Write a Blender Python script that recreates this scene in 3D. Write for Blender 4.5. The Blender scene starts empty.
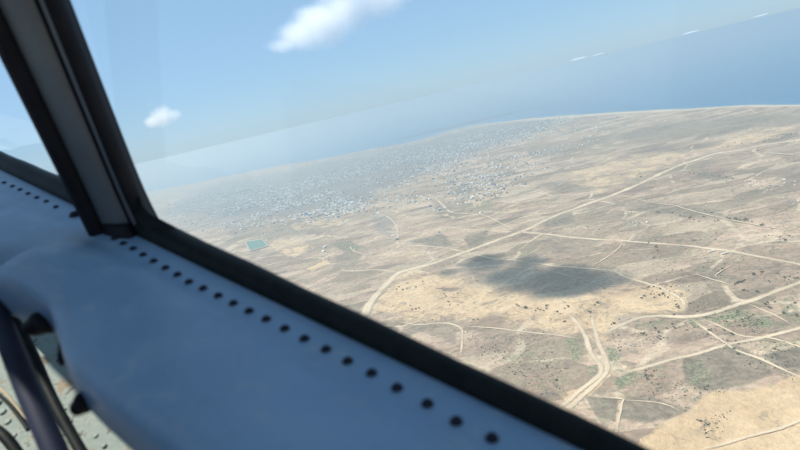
import bpy, bmesh, math, random
import numpy as np
from mathutils import Vector, Matrix

R_ = math.radians
random.seed(7)
rng = np.random.default_rng(11)
scn = bpy.context.scene
COL = scn.collection

# ------------------------------------------------------------------ camera, sky, sun, exposure
ALT = 700.0                    # metres of air under the camera; ground lies at z = -ALT
FPX = 578.0                    # focal length in photo pixels (800 wide)
PITCH, ROLL = R_(11.66), R_(13.26)
fw = np.array([0, math.cos(PITCH), -math.sin(PITCH)])
up0 = np.array([0, math.sin(PITCH), math.cos(PITCH)])
rt = np.array([math.cos(ROLL), 0, 0]) - math.sin(ROLL) * up0
upv = np.array([math.sin(ROLL), 0, 0]) + math.cos(ROLL) * up0

cam_d = bpy.data.cameras.new('camera')
cam = bpy.data.objects.new('camera', cam_d)
COL.objects.link(cam)
scn.camera = cam
cam_d.sensor_width = 36.0
cam_d.lens = FPX / 800.0 * 36.0
cam_d.clip_start = 0.02
cam_d.clip_end = 900000.0
m = Matrix.Identity(4)
for i in range(3):
    m[i][0], m[i][1], m[i][2] = rt[i], upv[i], -fw[i]
cam.matrix_world = m
cam_d.dof.use_dof = True
cam_d.dof.focus_distance = 3000.0
cam_d.dof.aperture_fstop = 6.4

SUN_EL, SUN_AZ = R_(56), R_(-80)      # azimuth measured from the view direction (+Y) towards +X
sdir = np.array([math.cos(SUN_EL) * math.sin(SUN_AZ), math.cos(SUN_EL) * math.cos(SUN_AZ), math.sin(SUN_EL)])
world = bpy.data.worlds.new('World')
scn.world = world
world.use_nodes = True
wt = world.node_tree
bg = wt.nodes['Background']
sky = wt.nodes.new('ShaderNodeTexSky')
sky.sky_type = 'NISHITA'
sky.sun_disc = False
sky.sun_elevation = SUN_EL
sky.sun_rotation = SUN_AZ
sky.altitude = 700
sky.air_density = 1.0
sky.dust_density = 0.6
sky.ozone_density = 6.0
veil = wt.nodes.new('ShaderNodeMix')          # thin even high haze that makes the whole sky milky
veil.data_type = 'RGBA'
veil.inputs[0].default_value = 0.72
veil.inputs[7].default_value = (1.90, 3.05, 4.18, 1.0)
wt.links.new(sky.outputs[0], veil.inputs[6])
wt.links.new(veil.outputs[2], bg.inputs['Color'])
bg.inputs['Strength'].default_value = 0.1
sl = bpy.data.lights.new('sun', 'SUN')
sl.energy = 4.0
sl.angle = R_(0.5)
sl.color = (1.0, 0.95, 0.87)
so = bpy.data.objects.new('sun', sl)
COL.objects.link(so)
so.rotation_euler = Vector(sdir).to_track_quat('Z', 'Y').to_euler()
scn.view_settings.view_transform = 'Standard'
scn.view_settings.look = 'None'
scn.view_settings.gamma = 1.0
scn.view_settings.exposure = 0.84
scn.view_settings.use_curve_mapping = False
scn.cycles.volume_step_rate = 0.6
scn.cycles.volume_max_steps = 256
scn.cycles.volume_bounces = 4
scn.cycles.transparent_max_bounces = 24

# ------------------------------------------------------------------ pixel <-> place
def ray(px, py):
    px = np.asarray(px, float); py = np.asarray(py, float)
    d = ((px - 400) / FPX)[..., None] * rt + (-(py - 225) / FPX)[..., None] * upv + fw
    return d
def to_ground(px, py, z=-ALT):
    d = ray(px, py)
    k = z / np.minimum(d[..., 2], -1e-4)
    return d * k[..., None]
def to_pixel(P):
    zc = P @ fw
    zc = np.where(zc < 1e-3, 1e-3, zc)
    return 400 + FPX * (P @ rt) / zc, 225 - FPX * (P @ upv) / zc
def cam2w(x, y, z):
    return Vector(x * rt + y * upv + z * fw)

# ------------------------------------------------------------------ noise
def _hash(ix, iy, s):
    h = (ix.astype(np.int64) * 374761393 + iy.astype(np.int64) * 668265263 + s * 1274126177) & 0x7fffffff
    h = ((h ^ (h >> 13)) * 1103515245) & 0x7fffffff
    h = h ^ (h >> 16)
    return (h & 0xffff) / 65535.0
def vnoise(x, y, s=0):
    ix = np.floor(x); iy = np.floor(y)
    fx = x - ix; fy = y - iy
    fx = fx * fx * (3 - 2 * fx); fy = fy * fy * (3 - 2 * fy)
    a = _hash(ix, iy, s); b = _hash(ix + 1, iy, s); c = _hash(ix, iy + 1, s); d = _hash(ix + 1, iy + 1, s)
    return (a * (1 - fx) + b * fx) * (1 - fy) + (c * (1 - fx) + d * fx) * fy
def fbm(x, y, s=0, o=4):
    r = 0; a = .5; t = 0
    for k in range(o):
        r = r + a * vnoise(x * 2 ** k + 17.3 * k, y * 2 ** k - 9.1 * k, s + k); t += a; a *= .5
    return r / t
def poly_sd(px, py, poly):
    """signed distance in photo pixels, negative inside"""
    P = np.array(poly, float); n = len(P)
    d2 = np.full(px.shape, 1e12); inside = np.zeros(px.shape, bool)
    for i in range(n):
        a = P[i]; b = P[(i + 1) % n]; e = b - a
        wx = px - a[0]; wy = py - a[1]
        t = np.clip((wx * e[0] + wy * e[1]) / max(e @ e, 1e-9), 0, 1)
        d2 = np.minimum(d2, (wx - t * e[0]) ** 2 + (wy - t * e[1]) ** 2)
        c = ((a[1] > py) != (b[1] > py)) & (px < (b[0] - a[0]) * (py - a[1]) / (b[1] - a[1] + 1e-12) + a[0])
        inside ^= c
    return np.where(inside, -1, 1) * np.sqrt(d2)

# ------------------------------------------------------------------ materials
def mat(name):
    mm = bpy.data.materials.new(name); mm.use_nodes = True
    nt = mm.node_tree
    return mm, nt, nt.nodes['Principled BSDF']
def N(nt, typ, **kw):
    n = nt.nodes.new(typ)
    for k, v in kw.items():
        if k.startswith('i_'):
            n.inputs[k[2:].replace('_', ' ')].default_value = v
        else:
            setattr(n, k, v)
    return n
def noise_n(nt, vec, scale, detail=4, rough=.55, dist=0.0):
    n = N(nt, 'ShaderNodeTexNoise'); n.inputs['Scale'].default_value = scale
    n.inputs['Detail'].default_value = detail; n.inputs['Roughness'].default_value = rough
    n.inputs['Distortion'].default_value = dist
    nt.links.new(vec, n.inputs['Vector'])
    return n.outputs['Fac']
def ramp(nt, fac, a, b):
    n = N(nt, 'ShaderNodeMapRange'); n.interpolation_type = 'SMOOTHSTEP'
    n.inputs['From Min'].default_value = a; n.inputs['From Max'].default_value = b
    nt.links.new(fac, n.inputs['Value'])
    return n.outputs['Result']
def lin(nt, fac, a, b, lo, hi):
    n = N(nt, 'ShaderNodeMapRange')
    n.inputs['From Min'].default_value = a; n.inputs['From Max'].default_value = b
    n.inputs['To Min'].default_value = lo; n.inputs['To Max'].default_value = hi
    nt.links.new(fac, n.inputs['Value'])
    return n.outputs['Result']
def mth(nt, op, a, b=None):
    n = N(nt, 'ShaderNodeMath', operation=op)
    for i, v in enumerate((a, b)):
        if v is None: continue
        if isinstance(v, (int, float)): n.inputs[i].default_value = v
        else: nt.links.new(v, n.inputs[i])
    return n.outputs[0]
def mixc(nt, fac, a, b, blend='MIX'):
    n = N(nt, 'ShaderNodeMix', data_type='RGBA', blend_type=blend)
    for idx, v in ((0, fac), (6, a), (7, b)):
        if isinstance(v, (int, float)): n.inputs[idx].default_value = v
        elif isinstance(v, tuple): n.inputs[idx].default_value = (*v, 1.0)
        else: nt.links.new(v, n.inputs[idx])
    return n.outputs[2]
def attr(nt, name):
    n = N(nt, 'ShaderNodeAttribute', attribute_name=name)
    return n.outputs['Fac']
def bump(nt, bs, h, strength, dist):
    b = N(nt, 'ShaderNodeBump'); b.inputs['Strength'].default_value = strength; b.inputs['Distance'].default_value = dist
    nt.links.new(h, b.inputs['Height']); nt.links.new(b.outputs[0], bs.inputs['Normal'])

SOIL_A, SOIL_B, SOIL_C = (.305, .212, .15), (.41, .298, .21), (.235, .169, .125)
SAND_A, SAND_B = (.45, .318, .188), (.535, .392, .24)

def ground_material():
    mm, nt, bs = mat('arid_ground')
    g = N(nt, 'ShaderNodeNewGeometry').outputs['Position']
    n1 = noise_n(nt, g, 1 / 520, 5, .6, .6)
    n2 = noise_n(nt, g, 1 / 120, 5, .62, .8)
    n3 = noise_n(nt, g, 1 / 26, 4, .65)
    n4 = noise_n(nt, g, 1 / 7, 3, .7)
    n5 = noise_n(nt, g, 1 / 55, 6, .72, 1.2)
    n6 = noise_n(nt, g, 1 / 14, 7, .82)
    # parcels: old field plots, each with a tone of its own
    mp = N(nt, 'ShaderNodeMapping'); mp.inputs['Rotation'].default_value = (0, 0, .5); mp.inputs['Scale'].default_value = (1 / 260, 1 / 120, 0)
    nt.links.new(g, mp.inputs['Vector'])
    vo = N(nt, 'ShaderNodeTexVoronoi', distance='CHEBYCHEV'); vo.inputs['Scale'].default_value = 1; vo.inputs['Randomness'].default_value = .75
    nt.links.new(mp.outputs[0], vo.inputs['Vector'])
    sep = N(nt, 'ShaderNodeSeparateColor'); nt.links.new(vo.outputs['Color'], sep.inputs[0])
    cell = sep.outputs[0]
    c = mixc(nt, ramp(nt, n2, .36, .64), SOIL_A, SOIL_B)
    c = mixc(nt, ramp(nt, n1, .48, .68), c, SOIL_C)
    c = mixc(nt, mth(nt, 'MULTIPLY', ramp(nt, n3, .55, .72), .55), c, (.40, .32, .225))
    c = mixc(nt, mth(nt, 'MULTIPLY', ramp(nt, n5, .52, .62), .75), c, (.165, .142, .11))
    c = mixc(nt, mth(nt, 'MULTIPLY', ramp(nt, n5, .46, .34), .5), c, (.40, .33, .245))
    c = mixc(nt, mth(nt, 'MULTIPLY', ramp(nt, n4, .52, .40), .35), c, (.42, .35, .26))
    tone = lin(nt, cell, 0, 1, .62, 1.24)
    tn = N(nt, 'ShaderNodeCombineColor')
    for i in range(3): nt.links.new(tone, tn.inputs[i])
    c = mixc(nt, .8, c, tn.outputs[0], 'MULTIPLY')
    c = mixc(nt, mth(nt, 'MULTIPLY', ramp(nt, sep.outputs[1], .66, .72), .45), c, (.185, .155, .108))
    c = mixc(nt, mth(nt, 'MULTIPLY', ramp(nt, sep.outputs[2], .80, .86), .5), c, (.42, .335, .235))
    mp2 = N(nt, 'ShaderNodeMapping'); mp2.inputs['Rotation'].default_value = (0, 0, -.25); mp2.inputs['Scale'].default_value = (1 / 150, 1 / 75, 0)
    nt.links.new(g, mp2.inputs['Vector'])
    v2 = N(nt, 'ShaderNodeTexVoronoi', distance='CHEBYCHEV'); v2.inputs['Scale'].default_value = 1; v2.inputs['Randomness'].default_value = .9
    nt.links.new(mp2.outputs[0], v2.inputs['Vector'])
    sp2 = N(nt, 'ShaderNodeSeparateColor'); nt.links.new(v2.outputs['Color'], sp2.inputs[0])
    t2 = lin(nt, sp2.outputs[0], 0, 1, .74, 1.2); tn2 = N(nt, 'ShaderNodeCombineColor')
    for i in range(3): nt.links.new(t2, tn2.inputs[i])
    c = mixc(nt, lin(nt, n1, .4, .6, .25, 1.0), c, tn2.outputs[0], 'MULTIPLY')
    mp3 = N(nt, 'ShaderNodeMapping'); mp3.inputs['Rotation'].default_value = (0, 0, .35); mp3.inputs['Scale'].default_value = (1 / 420, 1 / 300, 0)
    wv = N(nt, 'ShaderNodeVectorMath', operation='MULTIPLY_ADD'); nz = N(nt, 'ShaderNodeTexNoise'); nz.inputs['Scale'].default_value = 1 / 200
    nt.links.new(g, nz.inputs['Vector']); nt.links.new(nz.outputs['Color'], wv.inputs[0]); wv.inputs[1].default_value = (110, 110, 0); nt.links.new(g, wv.inputs[2])
    nt.links.new(wv.outputs[0], mp3.inputs['Vector'])
    v3 = N(nt, 'ShaderNodeTexVoronoi', feature='DISTANCE_TO_EDGE'); v3.inputs['Scale'].default_value = 1
    nt.links.new(mp3.outputs[0], v3.inputs['Vector'])
    ln3 = mth(nt, 'MULTIPLY', ramp(nt, v3.outputs['Distance'], .026, .008), ramp(nt, n2, .38, .58))
    c = mixc(nt, mth(nt, 'MULTIPLY', ln3, .9), c, (.50, .40, .28))
    # dark specks: low bushes and stony spots too small to single out
    spk = mth(nt, 'MULTIPLY', ramp(nt, n4, .60, .72), ramp(nt, n2, .38, .62))
    c = mixc(nt, mth(nt, 'MULTIPLY', spk, .7), c, (.13, .122, .085))
    # dark ploughed / scrub covered plots, plus a cloud shadow painted on the town
    dk = attr(nt, 'dark_field_and_shadow')
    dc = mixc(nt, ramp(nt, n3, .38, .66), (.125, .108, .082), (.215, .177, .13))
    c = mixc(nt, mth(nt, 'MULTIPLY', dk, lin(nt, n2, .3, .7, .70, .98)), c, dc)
    # green scrub
    gr = attr(nt, 'green')
    gc = mixc(nt, ramp(nt, n4, .4, .65), (.115, .135, .075), (.25, .235, .15))
    c = mixc(nt, mth(nt, 'MULTIPLY', gr, ramp(nt, n3, .36, .56)), c, gc)
    # natural green tinge in hollows
    c = mixc(nt, mth(nt, 'MULTIPLY', mth(nt, 'MULTIPLY', ramp(nt, n1, .53, .42), ramp(nt, n3, .54, .66)), .6), c, (.15, .155, .095))
    # blown sand
    sd = attr(nt, 'sand')
    sc_ = mixc(nt, ramp(nt, n2, .35, .65), SAND_A, SAND_B)
    sc_ = mixc(nt, mth(nt, 'MULTIPLY', ramp(nt, n3, .56, .70), .45), sc_, (.33, .25, .165))
    ed = mth(nt, 'ADD', mth(nt, 'MULTIPLY', mth(nt, 'SUBTRACT', n5, .5), 3.2), mth(nt, 'MULTIPLY', mth(nt, 'SUBTRACT', n2, .5), 2.2))
    gate = ramp(nt, sd, .02, .2)
    sf = mth(nt, 'MULTIPLY', ramp(nt, mth(nt, 'ADD', sd, ed), .28, .72), gate)
    sf = mth(nt, 'MULTIPLY', sf, lin(nt, mth(nt, 'MULTIPLY', ramp(nt, n5, .50, .61), ramp(nt, sd, .97, .87)), 0, 1, 1.0, .3))
    n_ = N(nt, 'ShaderNodeClamp'); nt.links.new(sf, n_.inputs[0])
    c = mixc(nt, n_.outputs[0], c, sc_)
    # town ground: mottled dark blue grey to grey
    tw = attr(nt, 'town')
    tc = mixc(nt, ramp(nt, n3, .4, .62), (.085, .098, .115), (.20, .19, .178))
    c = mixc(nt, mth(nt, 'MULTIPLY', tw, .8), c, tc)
    # beach
    be = attr(nt, 'beach')
    c = mixc(nt, be, c, (.55, .45, .34))
    gv = lin(nt, n6, .32, .68, .62, 1.36)
    gn = N(nt, 'ShaderNodeCombineColor')
    for i in range(3): nt.links.new(gv, gn.inputs[i])
    c = mixc(nt, lin(nt, sd, 0, 1, 1.0, .45), c, gn.outputs[0], 'MULTIPLY')
    nt.links.new(c, bs.inputs['Base Color'])
    bs.inputs['Roughness'].default_value = .95
    bs.inputs['Specular IOR Level'].default_value = .15
    h = mth(nt, 'ADD', mth(nt, 'MULTIPLY', n3, 5.0), mth(nt, 'MULTIPLY', n4, 1.6))
    bump(nt, bs, h, .8, 1.0)
    return mm
def road_material():
    mm, nt, bs = mat('dirt_track')
    g = N(nt, 'ShaderNodeNewGeometry').outputs['Position']
    v = attr(nt, 'across')
    n3 = noise_n(nt, g, 1 / 10, 5, .7); n4 = noise_n(nt, g, 1 / 4, 3, .6); n2 = noise_n(nt, g, 1 / 90, 3, .6)
    c = mixc(nt, ramp(nt, n3, .35, .65), (.51, .405, .28), (.60, .485, .345))
    c = mixc(nt, mth(nt, 'MULTIPLY', ramp(nt, n4, .55, .7), .4), c, (.38, .29, .195))
    # worn wheel ruts are paler than the crown between them
    rut = ramp(nt, mth(nt, 'ABSOLUTE', mth(nt, 'SUBTRACT', mth(nt, 'ABSOLUTE', v), .42)), .22, .04)
    c = mixc(nt, mth(nt, 'MULTIPLY', rut, .5), c, (.66, .54, .395))
    nt.links.new(c, bs.inputs['Base Color']); bs.inputs['Roughness'].default_value = .95; bs.inputs['Specular IOR Level'].default_value = .1
    e = mth(nt, 'ADD', mth(nt, 'ABSOLUTE', v), mth(nt, 'MULTIPLY', mth(nt, 'SUBTRACT', n3, .5), 1.7))
    e = mth(nt, 'ADD', e, mth(nt, 'MULTIPLY', mth(nt, 'SUBTRACT', n2, .5), .9))
    al = mth(nt, 'MULTIPLY', ramp(nt, e, 1.2, .2), lin(nt, n2, .35, .75, 1.0, .7))
    nt.links.new(mth(nt, 'MULTIPLY', al, attr(nt, 'fade')), bs.inputs['Alpha'])
    return mm
def plain(name, colr, rough=.8, var=.25, scale=1.0, metal=0.0, bmp=0.0, bscale=None, spec=.5):
    mm, nt, bs = mat(name)
    tc = N(nt, 'ShaderNodeTexCoord').outputs['Object']
    n = noise_n(nt, tc, scale, 5, .6)
    lo = tuple(x * (1 - var) for x in colr); hi = tuple(min(1, x * (1 + var)) for x in colr)
    nt.links.new(mixc(nt, ramp(nt, n, .3, .7), lo, hi), bs.inputs['Base Color'])
    bs.inputs['Specular IOR Level'].default_value = spec; bs.inputs['Roughness'].default_value = rough; bs.inputs['Metallic'].default_value = metal
    if bmp: bump(nt, bs, noise_n(nt, tc, bscale or scale * 8, 4), .4, bmp)
    return mm

M_GROUND = ground_material()
M_ROAD = road_material()

def link_mesh(name, verts, faces, material, parent=None, smooth=False):
    me = bpy.data.meshes.new(name)
    me.from_pydata([tuple(v) for v in verts], [], faces)
    me.update()
    if smooth: me.polygons.foreach_set('use_smooth', [True] * len(me.polygons))
    if material: me.materials.append(material)
    o = bpy.data.objects.new(name, me); COL.objects.link(o)
    if parent: o.parent = parent
    return o
def tag(o, label=None, cat=None, group=None, kind=None):
    for k, v in (('label', label), ('category', cat), ('group', group), ('kind', kind)):
        if v: o[k] = v
    return o

# ------------------------------------------------------------------ land and sea
HORIZON_R = 190000.0
az = np.concatenate([np.arange(-180, -48, 4.0), np.arange(-48, 48.01, .1), np.arange(52, 180.1, 4.0)])
az = np.unique(np.concatenate([az, [180.0]]))
dep = np.concatenate([[math.degrees(math.atan(ALT / HORIZON_R)), .3], np.arange(.4, 46, .1), np.arange(47, 89, 3.0)])
AZ, DEP = np.meshgrid(np.radians(az), np.radians(dep), indexing='ij')
RR = ALT / np.tan(DEP)
GX, GY = RR * np.sin(AZ), RR * np.cos(AZ)

COAST = [(1400, 78), (1000, 95), (860, 102), (800, 104.5), (760, 106), (700, 108), (660, 110.5), (620, 113), (590, 115), (560, 117), (530, 119), (500, 122),
         (470, 126), (445, 132), (425, 139), (400, 145), (370, 150), (340, 156), (310, 161), (280, 166), (240, 174), (200, 182), (160, 190), (120, 198), (60, 210), (-80, 236), (-400, 290)]
SEA = COAST + [(-900, 330), (-900, -900), (1900, -900), (1900, 60)]

def land_fields(X, Y):
    P = np.stack([X, Y, np.full(X.shape, -ALT)], -1)
    ahead = (P @ fw) > 50
    px, py = to_pixel(P)
    px = np.where(ahead, px, -5000); py = np.where(ahead, py, 5000)
    return px, py

PXg, PYg = land_fields(GX, GY)
coast_sd = poly_sd(PXg, PYg + (fbm(GX / 700, GY / 700, 3) - .5) * 3.0, SEA)      # negative = sea
coast_sd = np.where(PYg > 4000, 999, coast_sd)

def relief(X, Y):
    r = np.hypot(X, Y)
    a = (fbm(X / 900, Y / 900, 21, 3) - .5) * 16 + (fbm(X / 170, Y / 170, 25, 3) - .5) * 5.5
    return a * np.clip(r / 600, .3, 1)
H = relief(GX, GY)
shore = np.clip(coast_sd / 4.0, -1, 1)
GZ = -ALT + np.where(shore > 0, 4 + H * np.clip(shore * 1.2, 0, 1) + 9 * np.clip(shore, 0, 1), 4 + shore * 30)

SANDS = [
    ([(372, 318), (384, 292), (402, 279), (432, 273), (470, 283), (500, 291), (556, 303), (596, 296), (628, 290), (652, 286), (672, 292), (688, 305), (682, 315), (640, 317), (612, 330), (604, 347), (588, 341), (556, 334), (520, 329), (470, 325), (400, 323)], 15, .86),
    ([(640, 446), (664, 432), (690, 418), (700, 402), (714, 396), (742, 397), (770, 390), (802, 379), (900, 345), (900, 620), (560, 620)], 6, 1.0),
    ([(556, 178), (600, 164), (640, 158), (716, 148), (744, 134), (792, 127), (802, 133), (742, 151), (690, 160), (640, 180), (598, 194)], 8, .55),
    ([(284, 226), (318, 222), (344, 221), (340, 227), (300, 232)], 4, .5),
    ([(270, 243), (302, 240), (314, 250), (292, 259), (274, 253)], 2, .62),
    ([(293, 250), (303, 247.5), (305, 252.5), (295, 255)], .8, 1.0),
    ([(283, 251.5), (290, 250), (293, 255), (285, 257)], .8, 1.0),
    ([(306, 270), (328, 262), (330, 266), (312, 274)], 1.5, .95),
    ([(384, 262), (414, 250), (420, 258), (395, 268)], 6, .5),
    ([(558, 400), (586, 392), (604, 372), (612, 380), (590, 402), (566, 412)], 3, .7),
    ([(640, 396), (655, 375), (668, 372), (664, 384), (650, 396)], 4, .45),
    ([(480, 215), (510, 206), (560, 200), (560, 206), (500, 216)], 6, .35),
    ([(756, 310), (772, 308), (776, 316), (764, 322)], 3, .35),
]
GREENS = [
    ([(586, 323), (600, 316), (616, 324), (596, 332)], 3, .9), ([(594, 328), (608, 326), (609, 333), (598, 334)], 2, .8),
    ([(700, 322), (735, 313), (764, 320), (786, 332), (764, 335), (744, 327), (728, 330), (712, 326)], 5, 1.0),
    ([(684, 321), (692, 320), (702, 330), (692, 334)], 3, .9), ([(636, 326), (668, 323), (668, 330), (636, 333)], 4, .6),
    ([(614, 384), (634, 376), (646, 380), (636, 390), (616, 397)], 4, 1.0), ([(566, 344), (584, 340), (582, 362), (574, 366)], 4, .9),
    ([(606, 352), (614, 350), (622, 366), (610, 372)], 3, .9), ([(584, 374), (598, 370), (598, 380), (588, 384)], 3, .9),
    ([(432, 282), (442, 277.5), (448, 283), (440, 288)], 2, 1.0), ([(752, 346), (800, 344), (800, 352), (764, 358)], 5, .5),
    ([(508, 360), (536, 356), (534, 362), (512, 366)], 4, .6), ([(780, 308), (800, 300), (800, 330), (786, 322)], 4, .8),
    ([(684, 372), (700, 366), (712, 388), (700, 398), (686, 386)], 6, .7), ([(630, 296), (640, 293), (640, 300)], 2, .3),
    ([(462, 206), (474, 204), (474, 208), (464, 210)], 2, .9), ([(482, 204), (492, 202), (492, 212), (484, 212)], 2, .7),
    ([(338, 246), (350, 244), (362, 250), (352, 256)], 2, .9), ([(634, 173), (646, 171), (648, 176), (638, 180)], 2, .8),
    ([(518, 256), (532, 250), (528, 260), (516, 264)], 3, .6), ([(590, 264), (606, 261), (600, 268)], 2, .8), ([(430, 276), (470, 262), (480, 266), (440, 278)], 6, .3),
]
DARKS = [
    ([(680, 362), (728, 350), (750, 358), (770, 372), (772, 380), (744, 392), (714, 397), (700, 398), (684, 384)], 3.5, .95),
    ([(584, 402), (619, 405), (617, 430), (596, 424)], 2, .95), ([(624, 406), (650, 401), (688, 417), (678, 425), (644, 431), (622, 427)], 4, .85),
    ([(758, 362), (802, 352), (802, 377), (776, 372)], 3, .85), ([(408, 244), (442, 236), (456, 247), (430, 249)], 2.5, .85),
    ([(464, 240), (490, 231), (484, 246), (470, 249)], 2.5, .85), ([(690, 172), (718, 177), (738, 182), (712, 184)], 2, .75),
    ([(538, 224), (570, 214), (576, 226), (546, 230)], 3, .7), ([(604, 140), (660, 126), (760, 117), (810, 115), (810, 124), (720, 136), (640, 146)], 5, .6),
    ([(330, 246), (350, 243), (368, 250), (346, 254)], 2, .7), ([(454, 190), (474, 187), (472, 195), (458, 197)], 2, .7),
    ([(226, 226), (330, 222), (342, 228), (300, 238), (236, 240)], 4, .45), ([(214, 206), (240, 202), (268, 204), (250, 212), (226, 215)], 3, .95),  # last patch: cloud shadow on the town, painted into the ground colour
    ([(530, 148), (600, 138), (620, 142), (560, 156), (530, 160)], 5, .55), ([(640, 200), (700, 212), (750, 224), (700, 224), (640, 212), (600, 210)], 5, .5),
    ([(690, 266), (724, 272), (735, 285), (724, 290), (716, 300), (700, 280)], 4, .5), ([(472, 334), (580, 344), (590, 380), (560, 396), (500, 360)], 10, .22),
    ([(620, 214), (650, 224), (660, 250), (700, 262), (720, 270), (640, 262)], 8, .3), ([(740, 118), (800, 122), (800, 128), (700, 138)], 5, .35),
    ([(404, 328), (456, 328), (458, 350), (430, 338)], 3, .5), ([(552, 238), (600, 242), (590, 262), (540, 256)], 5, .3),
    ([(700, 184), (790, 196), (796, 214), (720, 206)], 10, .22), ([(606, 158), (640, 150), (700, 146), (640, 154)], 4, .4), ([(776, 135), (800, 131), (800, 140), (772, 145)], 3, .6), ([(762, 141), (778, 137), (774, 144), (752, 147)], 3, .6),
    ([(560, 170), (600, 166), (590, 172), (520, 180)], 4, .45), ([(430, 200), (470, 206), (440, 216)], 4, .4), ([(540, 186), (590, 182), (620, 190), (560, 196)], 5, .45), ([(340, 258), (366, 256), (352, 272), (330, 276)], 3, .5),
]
TOWN = [([(160, 214), (200, 190), (260, 178), (320, 164), (380, 152), (430, 140), (470, 128), (540, 119), (566, 120), (540, 132), (500, 146), (462, 160), (430, 172), (400, 184), (376, 194), (356, 206), (330, 212), (280, 216), (230, 222)], 8, 1.0),
        ([(370, 214), (386, 216), (396, 226), (394, 238), (380, 234)], 4, .6), ([(150, 224), (220, 210), (236, 228), (200, 232)], 8, .5), ([(464, 170), (500, 176), (500, 190), (460, 192)], 8, .35)]
wx = (fbm(GX / 220, GY / 220, 31, 4) - .5); wy = (fbm(GX / 220 + 40, GY / 220 - 13, 37, 4) - .5)
wx2 = (fbm(GX / 45, GY / 45, 41, 3) - .5); wy2 = (fbm(GX / 45 + 9, GY / 45 + 4, 43, 3) - .5)
def mask(lst, gain=1.0):
    out = np.zeros(GX.shape)
    bx = PXg + wx * 10 + wx2 * 5; by = PYg + wy * 5 + wy2 * 2.5
    for poly, soft, wgt in lst:
        P = np.array(poly, float)
        sel = (PXg > P[:, 0].min() - 30) & (PXg < P[:, 0].max() + 30) & (PYg > P[:, 1].min() - 30) & (PYg < P[:, 1].max() + 30)
        if not sel.any(): continue
        k = min(1.0, soft / 4)
        d = poly_sd(PXg[sel] + (bx[sel] - PXg[sel]) * k, PYg[sel] + (by[sel] - PYg[sel]) * k, poly)
        w = np.clip(.5 - d / (2 * soft) * 1.6, 0, 1)
        out[sel] = np.maximum(out[sel], w * w * (3 - 2 * w) * min(1.0, wgt * gain))
    return out
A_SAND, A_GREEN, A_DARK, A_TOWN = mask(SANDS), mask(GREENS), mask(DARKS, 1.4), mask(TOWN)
A_BEACH = np.clip(1 - np.abs(coast_sd - .8) / 2.2, 0, 1) * np.clip((PXg - 430) / 120, 0, 1)
# small dunes where the sand lies
GZ = GZ + A_SAND * (fbm(GX / 38, GY / 38, 51, 3) - .5) * 5.0

def polar_sheet(name, zgrid, keep, material, attrs=None):
    na, nd = GX.shape
    idx = np.arange(na * nd).reshape(na, nd)
    a = idx[:-1, :-1]; b = idx[1:, :-1]; c = idx[1:, 1:]; d = idx[:-1, 1:]
    k = keep[:-1, :-1] | keep[1:, :-1] | keep[1:, 1:] | keep[:-1, 1:]
    quads = np.stack([a[k], d[k], c[k], b[k]], -1)
    used = np.zeros(na * nd, bool); used[quads.ravel()] = True
    remap = np.cumsum(used) - 1
    quads = remap[quads]
    co = np.stack([GX.ravel()[used], GY.ravel()[used], zgrid.ravel()[used]], -1).astype(np.float32)
    me = bpy.data.meshes.new(name)
    nq = len(quads)
    me.vertices.add(len(co)); me.vertices.foreach_set('co', co.ravel())
    me.loops.add(nq * 4); me.loops.foreach_set('vertex_index', quads.ravel().astype(np.int32))
    me.polygons.add(nq)
    me.polygons.foreach_set('loop_start', (np.arange(nq) * 4).astype(np.int32))
    me.polygons.foreach_set('loop_total', np.full(nq, 4, np.int32))
    me.polygons.foreach_set('use_smooth', np.ones(nq, bool))
    me.update(calc_edges=True)
    for an, arr in (attrs or {}).items():
        at = me.attributes.new(an, 'FLOAT', 'POINT'); at.data.foreach_set('value', arr.ravel()[used].astype(np.float32))
    me.materials.append(material)
    o = bpy.data.objects.new(name, me); COL.objects.link(o)
    o['kind'] = 'structure'
    return o
ground = polar_sheet('ground', GZ, coast_sd > -3, M_GROUND, dict(sand=A_SAND, green=A_GREEN, dark_field_and_shadow=A_DARK, town=A_TOWN, beach=A_BEACH))
tag(ground, 'arid tan and grey plain of sand, scrub and old fields', 'ground')

mm, nt, bs = mat('sea_water')
g = N(nt, 'ShaderNodeNewGeometry').outputs['Position']
cs = attr(nt, 'shallow')
deep = mixc(nt, ramp(nt, noise_n(nt, g, 1 / 4000, 4), .35, .7), (.002, .125, .27), (.006, .145, .31))
nt.links.new(mixc(nt, cs, deep, (.16, .30, .30)), bs.inputs['Base Color'])
bs.inputs['Roughness'].default_value = .45
bs.inputs['Specular IOR Level'].default_value = .12
bump(nt, bs, noise_n(nt, g, 1 / 30, 6), .5, 2.0)
sea_z = np.full(GX.shape, -ALT)
sea = polar_sheet('sea', sea_z, coast_sd < 3, mm, dict(shallow=np.clip(1 + coast_sd / 2.0, 0, 1) * .8 * np.clip((PXg - 430) / 120, 0, 1)))
tag(sea, 'dark blue ocean beyond the pale coast', 'sea')

# height of the built land at any place, from the very grid it is made of
def gz(x, y):
    x = np.asarray(x, float); y = np.asarray(y, float)
    a = np.degrees(np.arctan2(x, y)); d = np.degrees(np.arctan2(ALT, np.hypot(x, y)))
    i = np.clip(np.searchsorted(az, a) - 1, 0, len(az) - 2); j = np.clip(np.searchsorted(dep, d) - 1, 0, len(dep) - 2)
    s = np.clip((a - az[i]) / (az[i + 1] - az[i]), 0, 1); t = np.clip((d - dep[j]) / (dep[j + 1] - dep[j]), 0, 1)
    return (GZ[i, j] * (1 - s) + GZ[i + 1, j] * s) * (1 - t) + (GZ[i, j + 1] * (1 - s) + GZ[i + 1, j + 1] * s) * t
def on_land(px, py):
    p = to_ground(px, py, -ALT + 10)
    return p[..., 0], p[..., 1]

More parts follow.
